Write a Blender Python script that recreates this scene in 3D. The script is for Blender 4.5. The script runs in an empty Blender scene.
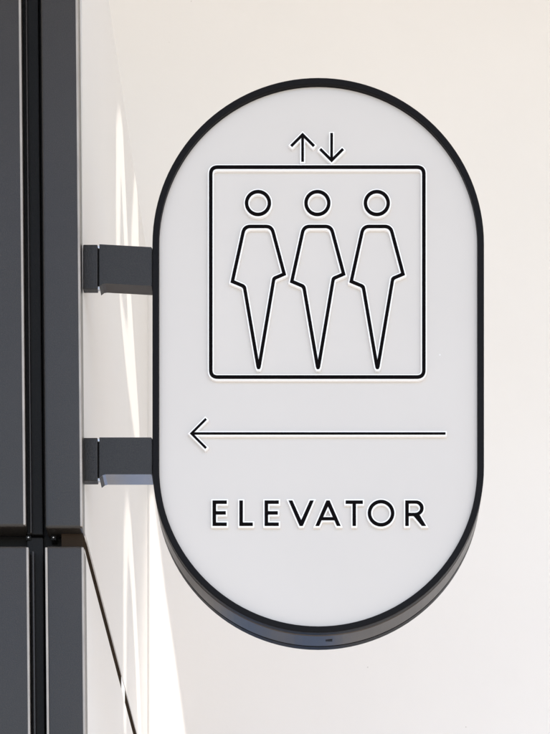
import bpy, bmesh, math
from mathutils import Vector, geometry

# ---------------------------------------------------------------- camera, sky, sun, exposure
S = bpy.context.scene
COL = S.collection
D = 2.2            # metres from camera to the plane of the sign's front
CX, CY = 320.0, 1436.0   # where lines running straight away from the camera meet (photo pixels)
H0 = 1.5           # eye height

cam_d = bpy.data.cameras.new('camera')
cam = bpy.data.objects.new('camera', cam_d)
COL.objects.link(cam)
cam.location = (0, -D, H0)
cam.rotation_euler = (math.radians(90), 0, 0)
cam_d.sensor_fit = 'VERTICAL'
cam_d.sensor_height = 36
cam_d.lens = 36 * D / 0.734
cam_d.shift_x = (275 - CX) / 734
cam_d.shift_y = (CY - 367) / 734
cam_d.clip_start = 0.05
cam_d.clip_end = 500
S.camera = cam

SUN = Vector((0.39, -1.0, 1.2))          # towards the sun
w = bpy.data.worlds.new('World')
S.world = w
w.use_nodes = True
wn = w.node_tree
for n in list(wn.nodes):
    wn.nodes.remove(n)
sky = wn.nodes.new('ShaderNodeTexSky')
sky.sky_type = 'NISHITA'
sky.sun_disc = False
sky.sun_elevation = math.atan2(SUN.z, math.hypot(SUN.x, SUN.y))
sky.sun_rotation = math.atan2(SUN.x, SUN.y)
bg = wn.nodes.new('ShaderNodeBackground')
bg.inputs['Strength'].default_value = 0.135
wo = wn.nodes.new('ShaderNodeOutputWorld')
wn.links.new(sky.outputs[0], bg.inputs[0])
wn.links.new(bg.outputs[0], wo.inputs[0])

sd = bpy.data.lights.new('sun', 'SUN')
sd.energy = 4.0
sd.angle = math.radians(0.3)
sd.color = (1.0, 0.93, 0.84)
sun = bpy.data.objects.new('sun', sd)
sun.rotation_euler = SUN.to_track_quat('Z', 'Y').to_euler()
sun.location = (0, -4, 6)
COL.objects.link(sun)

S.view_settings.view_transform = 'Standard'
S.view_settings.look = 'None'
S.view_settings.exposure = 1.05
S.view_settings.gamma = 1
S.cycles.use_denoising = True
S.cycles.max_bounces = 10
S.cycles.diffuse_bounces = 6

# ---------------------------------------------------------------- helpers
def P(px, py, Y=0.0):
    """photo pixel -> world point on the plane at depth Y"""
    f = (D + Y) / D / 1000.0
    return Vector(((px - CX) * f, Y, H0 + (CY - py) * f))

def tag(o, label=None, cat=None, group=None, kind=None):
    if label: o['label'] = label
    if cat: o['category'] = cat
    if group: o['group'] = group
    if kind: o['kind'] = kind
    return o

def empty(name, loc, *a, **k):
    o = bpy.data.objects.new(name, None)
    o.empty_display_size = 0.05
    o.location = loc
    COL.objects.link(o)
    tag(o, *a, **k)
    return o

def link(name, me, m, parent=None, smooth=False):
    me.materials.append(m)
    o = bpy.data.objects.new(name, me)
    COL.objects.link(o)
    if parent is not None:
        o.parent = parent
        off = Vector((0, 0, 0))
        p = parent
        while p is not None:
            off += p.location
            p = p.parent
        o.location = -off        # mesh data is in world coordinates
    if smooth:
        for f in me.polygons:
            f.use_smooth = True
    return o

def mesh_from(verts, faces, name='mesh'):
    me = bpy.data.meshes.new(name)
    me.from_pydata([tuple(v) for v in verts], [], faces)
    bm = bmesh.new(); bm.from_mesh(me)
    bmesh.ops.remove_doubles(bm, verts=bm.verts, dist=1e-7)
    bmesh.ops.recalc_face_normals(bm, faces=bm.faces)
    bm.to_mesh(me); bm.free()
    return me

def offset_loop(pts, d, lim=True):
    """mitred offset of a closed 2-D loop; positive = outwards"""
    n = len(pts)
    area = sum(pts[i][0] * pts[(i + 1) % n][1] - pts[(i + 1) % n][0] * pts[i][1] for i in range(n))
    sg = 1 if area > 0 else -1
    out = []
    for i in range(n):
        a, b, c = Vector(pts[i - 1]), Vector(pts[i]), Vector(pts[(i + 1) % n])
        u = (b - a).normalized(); v = (c - b).normalized()
        n1 = Vector((u.y, -u.x)) * sg; n2 = Vector((v.y, -v.x)) * sg
        m = n1 + n2
        if m.length < 1e-6: m = n1.copy()
        m.normalize()
        k = d / max(0.30 if lim else 0.1, m.dot(n1))
        out.append((b.x + m.x * k, b.y + m.y * k))
    return out

def round_corners(pts, radii, seg=6):
    """closed loop with selected corners rounded"""
    n = len(pts); out = []
    for i in range(n):
        r = radii[i] if isinstance(radii, (list, tuple)) else radii
        b = Vector(pts[i])
        if r <= 0:
            out.append(tuple(b)); continue
        a, c = Vector(pts[i - 1]), Vector(pts[(i + 1) % n])
        u = (a - b).normalized(); v = (c - b).normalized()
        ang = u.angle(v)
        t = r / math.tan(ang / 2)
        t = min(t, (a - b).length * .49, (c - b).length * .49)
        p0, p1 = b + u * t, b + v * t
        for k in range(seg + 1):
            s = k / seg
            q = p0 * (1 - s) ** 2 + b * 2 * s * (1 - s) + p1 * s * s
            out.append(tuple(q))
    return out

def circle(cx, cy, r, n=48):
    return [(cx + r * math.cos(2 * math.pi * i / n), cy + r * math.sin(2 * math.pi * i / n)) for i in range(n)]

def slab(loops, y0, y1, ref=None, bev=0.0):
    """loops (outer + holes) in photo pixels, as seen at depth ref, extruded from depth y0 (front) to y1"""
    ref = y0 if ref is None else ref
    L3 = [[P(x, y, ref) for x, y in lp] for lp in loops]
    verts, faces, base = [], [], 0
    tri = geometry.tessellate_polygon([[Vector((v.x, v.z, 0)) for v in l] for l in L3])
    flat = [v for l in L3 for v in l]
    N = len(flat)
    for Y in (y0, y1):
        verts += [(v.x, Y, v.z) for v in flat]
    for t in tri:
        faces.append(tuple(t)); faces.append(tuple(i + N for i in t))
    for l in L3:
        n = len(l)
        for i in range(n):
            a, b = base + i, base + (i + 1) % n
            faces.append((a, b, b + N, a + N))
        base += n
    return mesh_from(verts, faces)

def box(x0, x1, y0, y1, z0, z1, bev=0.0, seg=3):
    bm = bmesh.new()
    bmesh.ops.create_cube(bm, size=1)
    for v in bm.verts:
        v.co = Vector((x0 if v.co.x < 0 else x1, y0 if v.co.y < 0 else y1, z0 if v.co.z < 0 else z1))
    if bev:
        bmesh.ops.bevel(bm, geom=bm.edges[:], offset=bev, segments=seg, profile=0.6, affect='EDGES')
    bmesh.ops.recalc_face_normals(bm, faces=bm.faces)
    me = bpy.data.meshes.new('box'); bm.to_mesh(me); bm.free()
    return me

def join_meshes(ms):
    bm = bmesh.new()
    for m in ms: bm.from_mesh(m)
    me = bpy.data.meshes.new('joined'); bm.to_mesh(me); bm.free()
    return me

def material(name, col, rough=0.5, metal=0.0, spec=0.5, var=0.0, var_scale=8.0, bump=0.0, bump_scale=900.0,
             speck=0.0, coat=0.0, rough_var=0.0, fleck=None):
    m = bpy.data.materials.new(name); m.use_nodes = True
    nt = m.node_tree; b = nt.nodes['Principled BSDF']
    b.inputs['Base Color'].default_value = (*col, 1)
    b.inputs['Roughness'].default_value = rough
    b.inputs['Metallic'].default_value = metal
    b.inputs['Specular IOR Level'].default_value = spec
    b.inputs['Coat Weight'].default_value = coat
    tc = nt.nodes.new('ShaderNodeTexCoord')
    src = None
    if var or speck:
        def layer(scale, amt, detail, src):
            nz = nt.nodes.new('ShaderNodeTexNoise'); nz.inputs['Scale'].default_value = scale
            nz.inputs['Detail'].default_value = detail
            nt.links.new(tc.outputs['Object'], nz.inputs['Vector'])
            mr = nt.nodes.new('ShaderNodeMapRange')
            mr.inputs['From Min'].default_value = 0.3; mr.inputs['From Max'].default_value = 0.7
            mr.inputs['To Min'].default_value = 1 - amt; mr.inputs['To Max'].default_value = 1 + amt
            nt.links.new(nz.outputs['Fac'], mr.inputs['Value'])
            mx = nt.nodes.new('ShaderNodeVectorMath'); mx.operation = 'SCALE'
            if src is None: mx.inputs[0].default_value = col
            else: nt.links.new(src, mx.inputs[0])
            nt.links.new(mr.outputs[0], mx.inputs['Scale'])
            return mx.outputs[0]
        if var: src = layer(var_scale, var, 4, src)
        if speck: src = layer(bump_scale, speck, 1, src)
        if fleck:      # sparse specks of dust and paint, a millimetre or two across
            vo = nt.nodes.new('ShaderNodeTexVoronoi'); vo.inputs['Scale'].default_value = 22
            nt.links.new(tc.outputs['Object'], vo.inputs['Vector'])
            lt = nt.nodes.new('ShaderNodeMapRange')
            lt.inputs['From Min'].default_value = .030; lt.inputs['From Max'].default_value = .014
            lt.inputs['To Max'].default_value = .7
            nt.links.new(vo.outputs['Distance'], lt.inputs['Value'])
            fm = nt.nodes.new('ShaderNodeMix'); fm.data_type = 'RGBA'
            nt.links.new(lt.outputs[0], fm.inputs['Factor'])
            nt.links.new(src, fm.inputs['A']); fm.inputs['B'].default_value = (*fleck, 1)
            src = fm.outputs['Result']
        nt.links.new(src, b.inputs['Base Color'])
    if bump:
        nz = nt.nodes.new('ShaderNodeTexNoise'); nz.inputs['Scale'].default_value = bump_scale
        nz.inputs['Detail'].default_value = 2
        nt.links.new(tc.outputs['Object'], nz.inputs['Vector'])
        bp = nt.nodes.new('ShaderNodeBump'); bp.inputs['Strength'].default_value = bump
        bp.inputs['Distance'].default_value = 0.0004
        nt.links.new(nz.outputs['Fac'], bp.inputs['Height'])
        nt.links.new(bp.outputs[0], b.inputs['Normal'])
    if rough_var:
        nz = nt.nodes.new('ShaderNodeTexNoise'); nz.inputs['Scale'].default_value = 14
        nz.inputs['Detail'].default_value = 5
        nt.links.new(tc.outputs['Object'], nz.inputs['Vector'])
        mr = nt.nodes.new('ShaderNodeMapRange')
        mr.inputs['To Min'].default_value = rough - rough_var; mr.inputs['To Max'].default_value = rough + rough_var
        nt.links.new(nz.outputs['Fac'], mr.inputs['Value'])
        nt.links.new(mr.outputs[0], b.inputs['Roughness'])
    return m

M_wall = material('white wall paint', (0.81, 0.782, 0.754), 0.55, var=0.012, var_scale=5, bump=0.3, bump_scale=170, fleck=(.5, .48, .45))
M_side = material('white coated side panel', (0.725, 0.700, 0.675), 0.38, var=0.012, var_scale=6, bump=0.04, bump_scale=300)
M_sun_mask = material('white sun mask paint', (0.79, 0.775, 0.755), 0.6, var=0.012, var_scale=5, bump=0.1, bump_scale=260)
M_floor = material('pale paving', (0.41, 0.386, 0.358), 0.7, var=0.15, var_scale=3, bump=0.3, bump_scale=120)
M_panel = material('charcoal metallic coating', (0.0270, 0.0235, 0.0205), 0.30, spec=0.4, metal=0.05, var=0.05, var_scale=12,
                   bump=0.5, bump_scale=900, speck=0.16, fleck=(.35, .35, .36), rough_var=0.05)
M_chan = material('black channel', (0.010, 0.010, 0.010), 0.5, spec=0.12, bump=0.2, speck=0.1)
M_dark = material('dark brown cavity', (0.035, 0.025, 0.018), 1.0, spec=0.0, var=0.2, var_scale=30)
M_bracket = material('graphite powder coat', (0.0150, 0.0130, 0.0112), 0.4, spec=0.42, metal=0.0, bump=0.5, bump_scale=900, speck=0.35)
M_rim = material('black satin rim', (0.006, 0.0055, 0.006), 0.4, spec=0.09, var=0.1, var_scale=20, bump=0.05, bump_scale=900)
M_face = material('pale grey acrylic face', (0.598, 0.566, 0.534), 0.38, fleck=(.9, .9, .9), rough_var=0.05, var=0.012, var_scale=6, bump=0.03, bump_scale=500)
M_ink = material('black letter face', (0.003, 0.002, 0.0025), 0.6, spec=0.04)
M_edge = material('white acrylic letter edge', (0.95, 0.945, 0.935), 0.3)
M_highlight = material('pale edge highlight', (0.38, 0.345, 0.31), 0.5, metal=0.4, var=0.15, var_scale=30)  # pale tone stands in for light caught on the panel edges
M_steel = material('bright steel', (0.6, 0.6, 0.6), 0.3, metal=0.9)
M_satin = material('satin dark anodised aluminium', (0.070, 0.060, 0.053), 0.33, metal=0.85, var=0.12, var_scale=25, bump=0.03)
M_satin_pale = material('satin underside brightened', (0.36, 0.35, 0.35), 0.22, metal=0.85, var=0.12, var_scale=25, bump=0.03)  # lighter copy that brightens the reflection under the lower bracket
M_blue = material('unseen blue reflector', (0.33, 0.50, 0.82), 0.5, var=0.03)

# ---------------------------------------------------------------- setting
XW = -0.237                      # plane of the white side wall
YB = 0.83                        # plane of the back wall
ZC = H0 + 2.4                    # underside of the added sun mask
ZW = H0 + 1.62                   # top of the white side wall

tag(link('floor', box(-30, 30, -60, 6, -0.1, 0), M_floor), kind='structure')

# back wall: runs on behind the lower white side wall
def back_wall():
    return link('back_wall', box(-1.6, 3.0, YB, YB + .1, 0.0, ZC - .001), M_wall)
tag(back_wall(), kind='structure')

# unseen sheet added overhead to block the sun, slots shaped to cast the streaks
SIDE_STREAKS = [   # photo pixels on the side wall
    [(118.6, 108), (121.0, 108), (123.3, 122), (125.2, 165), (129.1, 255), (132.5, 310), (139.6, 425), (139.6, 452), (136.5, 450), (128.3, 385),
     (122.5, 325), (119.8, 288), (121.3, 288), (126.7, 322), (128.4, 318), (124.5, 235), (122.0, 178), (121.5, 178), (120.7, 240), (120.7, 272), (117.2, 270), (116.9, 200), (117.0, 122)],
    [(135.0, 170), (136.6, 170), (138.4, 210), (139.4, 262), (134.5, 288), (132.0, 262), (131.8, 230)],
    [(126.6, 498), (128.8, 498), (131.6, 520), (135.8, 590), (139.4, 670), (141.4, 740), (138.4, 740), (135.8, 670), (132.0, 595), (129.0, 560),
     (128.2, 562), (126.8, 610), (126.3, 670), (126.0, 740), (123.4, 740), (123.4, 660), (123.5, 590), (124.2, 525)],
]
BACK_PATCH = [(151, 488), (153, 505), (163, 590), (173, 660), (186.5, 760), (151, 760)]
def ray_to_mask(pt):
    L = (ZC - pt.z) / SUN.z
    return (pt.x + SUN.x * L, pt.y + SUN.y * L)
def side_point(px, py):
    r = (px - CX) / 1000 / XW
    Y = D / r - D
    return Vector((XW, Y, H0 + (CY - py) / 1000 / r))
holes = [[ray_to_mask(side_point(*p)) for p in poly] for poly in SIDE_STREAKS]
def dense(poly, n=6):
    return [tuple(Vector(poly[i]).lerp(Vector(poly[(i + 1) % len(poly)]), k / n)) for i in range(len(poly)) for k in range(n)]
holes = [[ray_to_mask(side_point(*p)) for p in dense(poly)] for poly in SIDE_STREAKS]
holes.append([ray_to_mask(P(x, y, YB)) for x, y in dense(BACK_PATCH)])
def added_sun_mask():
    outer = [(-3, -1.6), (3.2, -1.6), (3.2, YB + .1), (-3, YB + .1)]
    loops = [outer] + holes
    tri = geometry.tessellate_polygon([[Vector((x, y, 0)) for x, y in l] for l in loops])
    flat = [p for l in loops for p in l]; N = len(flat)
    verts = [(x, y, ZC) for x, y in flat] + [(x, y, ZC + .004) for x, y in flat]
    faces = [tuple(t) for t in tri] + [tuple(i + N for i in t) for t in tri]
    b = 0
    for l in loops:
        n = len(l)
        for i in range(n):
            faces.append((b + i, b + (i + 1) % n, b + (i + 1) % n + N, b + i + N))
        b += n
    return link('added_sun_mask', mesh_from(verts, faces), M_sun_mask)
tag(added_sun_mask(), kind='structure')

# ---------------------------------------------------------------- white side wall of the pillar, in two courses with an open joint
def lean(px_at_470, py):     # the pillar's edges lean by a hair, as in the photograph
    return px_at_470 + (py - 470) * 0.009

side = empty('side_wall', (XW, 0.0, H0), kind='structure')
def side_course(pya, pyb, ztop=None):
    # front edge leans with the pillar; the far edge is plumb
    t = .022
    vs = []
    for xo in (0, -t):
        for py in (pya, pyb):
            f = P(83.5 + (py - 470) * .004, py, 0.0)
            vs.append((f.x + xo, 0.0, f.z))
            vs.append((XW + xo, YB - .004, f.z))
    F = [(0, 1, 3, 2), (4, 6, 7, 5), (0, 2, 6, 4), (1, 5, 7, 3), (0, 4, 5, 1), (2, 3, 7, 6)]
    me = mesh_from(vs, F)
    bm = bmesh.new(); bm.from_mesh(me)
    bmesh.ops.bevel(bm, geom=bm.edges[:], offset=.0015, segments=2, affect='EDGES')
    bm.to_mesh(me); bm.free()
    return me
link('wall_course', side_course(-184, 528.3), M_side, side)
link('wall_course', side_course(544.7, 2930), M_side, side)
zj = P(0, 536).z
link('joint_filler', box(XW - .018, XW - .0008, .004, YB - .006, zj - .012, zj + .012), M_dark, side)
# the little packer left in the joint
q = side_point(123.5, 690)
link('joint_packer', box(XW - .016, XW - .0003, q.y - .022, q.y + .022, zj - .0095, zj + .0085, .0004), M_edge, side)
tag(link('blue_reflector', box(-.11, .085, YB - .012, YB - .002, H0 + .05, H0 + .78, .003), M_blue),
    'unseen blue reflector added low on the white back wall', 'added reflector')  # added out of view to give the rim's underside a blue reflection

tag(link('blue_reflector', box(XW + .001, XW + .006, .30, YB - .013, H0 + .05, H0 + .79, .001), M_blue),
    'unseen blue reflector added low on the white side wall', 'added reflector')  # added out of view to tint the lower bracket's underside blue

# ---------------------------------------------------------------- charcoal cladding panels of the pillar
PIV = P(82, 470, -0.03)
def shear(me):
    for v in me.vertices:
        v.co.x -= (v.co.z - PIV.z) * 0.009
    return me
YF = -0.03
pillar = empty('pillar', (PIV.x - .15, 0, 0), 'charcoal metal clad pillar beside the white side wall, holding the sign', 'pillar')
def panel(px0, px1, py0, py1, label=None, yf=YF, yb=-0.004, bev=.0035, m=M_panel, tilt=0.0, highlights=()):
    a, b = P(px0, py1, yf), P(px1, py0, yf)
    me = box(a.x, b.x, yf, yb, a.z, b.z, bev, 5)
    if tilt:
        for v in me.vertices:
            v.co.y += (v.co.z - b.z) * tilt
    shear(me)
    o = link('cladding_panel', me, m, pillar)
    for f in me.polygons: f.use_smooth = True
    for sx in highlights:          # pale strips standing in for highlights on the rounded edges
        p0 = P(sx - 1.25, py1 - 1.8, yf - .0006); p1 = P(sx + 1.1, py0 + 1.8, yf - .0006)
        link('edge_highlight', shear(box(p0.x, p1.x, yf - .0008, yf + .004, p0.z, p1.z, .0006, 2)), M_highlight, o)
    return o
panel(-330, 25.2, -420, 526.5, highlights=(24.1,))
panel(44.6, 82.0, -420, 528.0, highlights=(81.0,))
panel(-330, 27.9, 545.5, 1400, highlights=(26.8,))
panel(44.9, 83.0, 545.5, 1400, highlights=(45.7, 82.0))

# recessed channel between them: a rail with a raised lip, in two lengths
fr = pillar
def strip(name, px0, px1, py0, py1, yf, yb, m, bev=.001):
    a, b = P(px0, py1, yf), P(px1, py0, yf)
    return link(name, shear(box(a.x, b.x, yf, yb, a.z, b.z, bev, 2)), m, fr)
strip('channel', 26.5, 42.5, -420, 534.5, -.014, -.004, M_chan)
strip('channel', 26.5, 42.5, 537.5, 1400, -.014, -.004, M_chan)
strip('channel_lip', 29.6, 31.2, -420, 533, -.020, -.0145, M_panel, .0008)
strip('channel_lip', 31.0, 33.4, 551, 1400, -.020, -.0145, M_panel, .0008)
a, b = P(-330, 1500, 0.0), P(82, -420, 0.0)
link('backing_sheet', shear(box(a.x, b.x - .003, -.0035, .0, a.z, b.z)), M_chan, fr)
a, b = P(61, 548, -.016), P(82.5, 524, -.016)
link('joint_filler', shear(box(a.x, b.x, -.016, -.0036, a.z, b.z)), M_dark, fr)
for px in (28.5, 53.5):
    c = P(px, 537.5, -.016)
    bm = bmesh.new()
    bmesh.ops.create_uvsphere(bm, u_segments=12, v_segments=8, radius=.0011)
    for v in bm.verts: v.co = v.co + c
    me = bpy.data.meshes.new('rivet'); bm.to_mesh(me); bm.free()
    link('rivet', me, M_steel, fr, True)
    link('rivet_tab', box(c.x - .0025, c.x + .0025, -.0155, -.0037, c.z - .0022, c.z + .0022, .0005), M_chan, fr)

# ---------------------------------------------------------------- the blade sign
SCX = 318.2
HALF, TOP, BOT = 165.8, 77.5, 632.5
root = empty('elevator_sign', P(SCX, BOT, .025),
             'pill shaped pale grey elevator sign with black rim on two brackets', 'sign')

def stadium(off, n=64):
    r = HALF + off
    cyt, cyb = TOP + HALF, BOT - HALF
    pts = []
    for i in range(n + 1):
        a = math.pi * i / n
        pts.append((SCX + r * math.cos(a), cyt - r * math.sin(a)))
    for i in range(n + 1):
        a = math.pi + math.pi * i / n
        pts.append((SCX + r * math.cos(a), cyb - r * math.sin(a)))
    return pts

def sweep(profile):
    verts, faces = [], []
    rings = []
    for off, Y in profile:
        ring = []
        for x, y in stadium(off):
            p = P(x, y, 0)
            ring.append(len(verts)); verts.append((p.x, Y, p.z))
        rings.append(ring)
    m = len(rings)
    for k in range(m):
        A, B = rings[k], rings[(k + 1) % m]
        n = len(A)
        for i in range(n):
            faces.append((A[i], A[(i + 1) % n], B[(i + 1) % n], B[i]))
    return mesh_from(verts, faces)
prof = [(-6.4, .0006), (-5.9, 0), (-.8, 0), (-.25, .0003), (0, .001), (0, .0075), (-.9, .0083), (-.9, .0092), (.1, .0102),
        (.1, .0375), (-.9, .0385), (-.9, .0395), (0, .0405), (0, .049), (-.4, .05), (-5.9, .05), (-6.4, .0494), (-6.4, .044), (-8.4, .044), (-8.4, .011), (-6.4, .011)]
rim = link('rim', sweep(prof), M_rim, root)
rim.data.materials.append(M_satin)       # the outer band is bare satin metal, the lips are black
for f in rim.data.polygons:
    if .0082 < f.center.y < .0395 and abs(f.normal.y) < .8:
        f.material_index = 1
link('sign_face', slab([stadium(-6.6)], .005, .0105, ref=0), M_face, root)
link('back_face', slab([stadium(-6.6)], .0445, .0475, ref=0), M_face, root)
# tiny drain slot under the rim
c = P(329, 641, 0); zb = P(0, BOT, 0).z
dx = (329 - SCX) / 1000
link('drain_slot', box(c.x - .0035, c.x + .0035, .021, .025, zb + (HALF - math.sqrt(HALF**2 - (329 - SCX)**2)) / 1000 - .0006,
                       zb + .003, .0002), M_chan, root)

Y_FACE = .005
def raised(name, loops, t=.0036, grow=1.25, parent=root, body=None):
    """black face on a slightly wider white acrylic body, standing proud of the sign face"""
    yb = Y_FACE - t
    if body is None:
        body = [offset_loop(l, grow if i == 0 else -grow) for i, l in enumerate(loops)]
    ink = link(name, slab(loops, yb - .0006, yb - .00002, ref=yb), M_ink, parent)
    link('white_edge', slab(body, yb, Y_FACE + .0003, ref=yb), M_edge, ink)
    return ink

def stroke_closed(path, wd):
    return [offset_loop(path, wd / 2), offset_loop(path, -wd / 2)]

# pictogram frame
fr_path = round_corners([(210.8, 167.3), (423.8, 167.3), (423.8, 377.2), (210.8, 377.2)], 7.0, 8)
raised('car_outline', stroke_closed(fr_path, 3.5))
# three passengers
for k in range(3):
    ox = 59.4 * k
    fig = empty('passenger_figure', P(258.4 + ox, 371, Y_FACE))
    fig.parent = root
    fig.location = fig.location - root.location
    raised('head', [circle(258.0 + ox, 203.2, 13.1, 56), circle(258.0 + ox, 203.2, 9.7, 56)], parent=fig)
    body = [(244.4, 226.6), (271.6, 226.6), (284.2, 274.2), (273.9, 278.6), (258.6, 370.0), (244.4, 286.6), (232.4, 281.6)]
    raw = [(x + ox, y) for x, y in body]
    def figure_loops(h):
        out = offset_loop(round_corners(raw, [7.5, 7.5, 0, 4.5, .8, 5.5, 0], 7), h)
        inn = round_corners(offset_loop(raw, -h, lim=False), [6.0, 6.0, 0, 4.5, 0, 5.5, 0], 7)
        return [out, inn]
    raised('body', figure_loops(1.65), parent=fig, body=figure_loops(2.9))

# arrows
def arrow_up(x, yt, yb, wing, wd, flip=False):
    h = wd / 2; q = wd * .7071
    pts = [(0, 0 - q), (wing + q/2, wing - q/2), (wing - q/2, wing + q/2), (h, h + q ), (h, yb - yt), (-h, yb - yt), (-h, h + q), (-wing + q/2, wing + q/2), (-wing - q/2, wing - q/2)]
    if flip:
        return [(x + a, yb - b) for a, b in pts][::-1]
    return [(x + a, yt + b) for a, b in pts]
raised('up_arrow', [arrow_up(302.6, 134.8, 161.8, 11.4, 2.6)], grow=1.3)
raised('down_arrow', [arrow_up(331.6, 133.2, 160.6, 11.4, 2.6, True)], grow=1.3)
def arrow_left(x, y, xr, wing, wd):
    pts = arrow_up(0, 0, xr - x, wing, wd)
    return [(x + b, y + a) for a, b in pts]
raised('left_arrow', [arrow_left(191.5, 433.6, 445.5, 14.6, 2.25)], grow=1.3)

# lettering
T0, B0, W = 500.6, 526.0, 3.3
def rect_E(x0, x1):
    m = (T0 + B0) / 2 - .3
    return [(x0, T0), (x1, T0), (x1, T0 + W), (x0 + W + .2, T0 + W), (x0 + W + .2, m - W / 2), (x1 - 1, m - W / 2), (x1 - 1, m + W / 2),
            (x0 + W + .2, m + W / 2), (x0 + W + .2, B0 - W), (x1, B0 - W), (x1, B0), (x0, B0)]
def letter(loops): raised('letter', loops, t=.0032, grow=1.35)
letter([rect_E(212.6, 226.8)])
letter([[(239.4, T0), (242.9, T0), (242.9, B0 - W), (252.8, B0 - W), (252.8, B0), (239.4, B0)]])
letter([rect_E(264.6, 278.8)])
cxv = 301.2
letter([[(288.6, T0), (292.4, T0), (cxv, 520.3), (310.0, T0), (313.8, T0), (cxv + 1.6, B0), (cxv - 1.6, B0)]])
cxa = 328.0
letter([[(cxa - 1.6, T0), (cxa + 1.6, T0), (340.6, B0), (336.8, B0), (334.4, 520.4), (321.6, 520.4), (319.2, B0), (315.4, B0)],
        [(cxa, 506.4), (332.9, 517.3), (323.1, 517.3)]])
letter([[(345.6, T0), (362.8, T0), (362.8, T0 + W), (355.9, T0 + W), (355.9, B0), (352.5, B0), (352.5, T0 + W), (345.6, T0 + W)]])
letter([circle(381.0, 513.3, 13.3, 56), circle(381.0, 513.3, 9.9, 56)])
xr = 405.2
def arc(cx, cy, rx, ry, a0, a1, n=12):
    return [(cx + rx * math.cos(math.radians(a0 + (a1 - a0) * i / n)), cy + ry * math.sin(math.radians(a0 + (a1 - a0) * i / n))) for i in range(n + 1)]
outer = [(xr, T0), (xr + 9.2, T0)] + arc(xr + 10.6, T0 + 7.6, 7.8, 7.6, -80, 62)[0:] + [(xr + 20.8, B0), (xr + 16.6, B0), (xr + 8.4, T0 + 15.6), (xr + 3.5, T0 + 15.6), (xr + 3.5, B0), (xr, B0)]
inner = [(xr + 3.5, T0 + 3.1), (xr + 9.6, T0 + 3.1)] + arc(xr + 10.2, T0 + 7.7, 4.7, 4.6, -75, 75) + [(xr + 9.6, T0 + 12.4), (xr + 3.5, T0 + 12.4)]
letter([outer, inner])

# brackets
def bracket(top, fb, bb, tilt, depth, under):
    h = empty('bracket', P(125, top + 20, .012))
    h.parent = root; h.location = h.location - root.location
    sl = lambda x: (x - 98.5) * tilt
    arm = [(99.4, top), (152.2, top + sl(152.2)), (152.2, fb + sl(152.2)), (105.5, fb + sl(105.5)), (102.6, fb + .8), (100.6, fb + 2.4), (99.4, fb + 3.2)]
    me = slab([arm], .002, .002 + depth, ref=.002)
    bm = bmesh.new(); bm.from_mesh(me)
    es = [e for e in bm.edges if len(e.link_faces) == 2 and e.calc_face_angle(0) > .6 and min(v.co.x for v in e.verts) > P(106, 0).x]
    bmesh.ops.bevel(bm, geom=es, offset=.0007, segments=2, affect='EDGES')
    bm.to_mesh(me); bm.free()
    arm_o = link('arm', me, M_bracket, h)
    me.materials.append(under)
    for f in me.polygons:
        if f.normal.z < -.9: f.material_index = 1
    a, b = P(83.2, bb - 3.6, .0015), P(97.6, top + .3, .0015)
    link('wall_plate', box(XW, b.x, .0015, .006 + depth * .2, a.z, b.z, .0008, 2), M_bracket, h)
    # bright threaded spacer seen in the slit between plate and arm
    p0, p1 = P(97.5, bb - 6, .007), P(99.7, top + 4.5, .007)
    link('spacer_block', box(p0.x, p1.x, .007, .014, p0.z, p1.z, .0003, 1), M_chan, h)
    for z0, z1 in ((top + 1.2, top + 4.0), (bb - 6.5, bb - 3.5)):
        p0, p1 = P(97.3, z1, .0055), P(99.8, z0, .0055)
        link('spacer', box(p0.x, p1.x, .006, .010, p0.z, p1.z, .0004, 2), M_steel, h)
bracket(244.2, 283.0, 292.6, .055, .018, M_satin)
bracket(437.4, 474.4, 484.3, 0.0, .024, M_satin_pale)
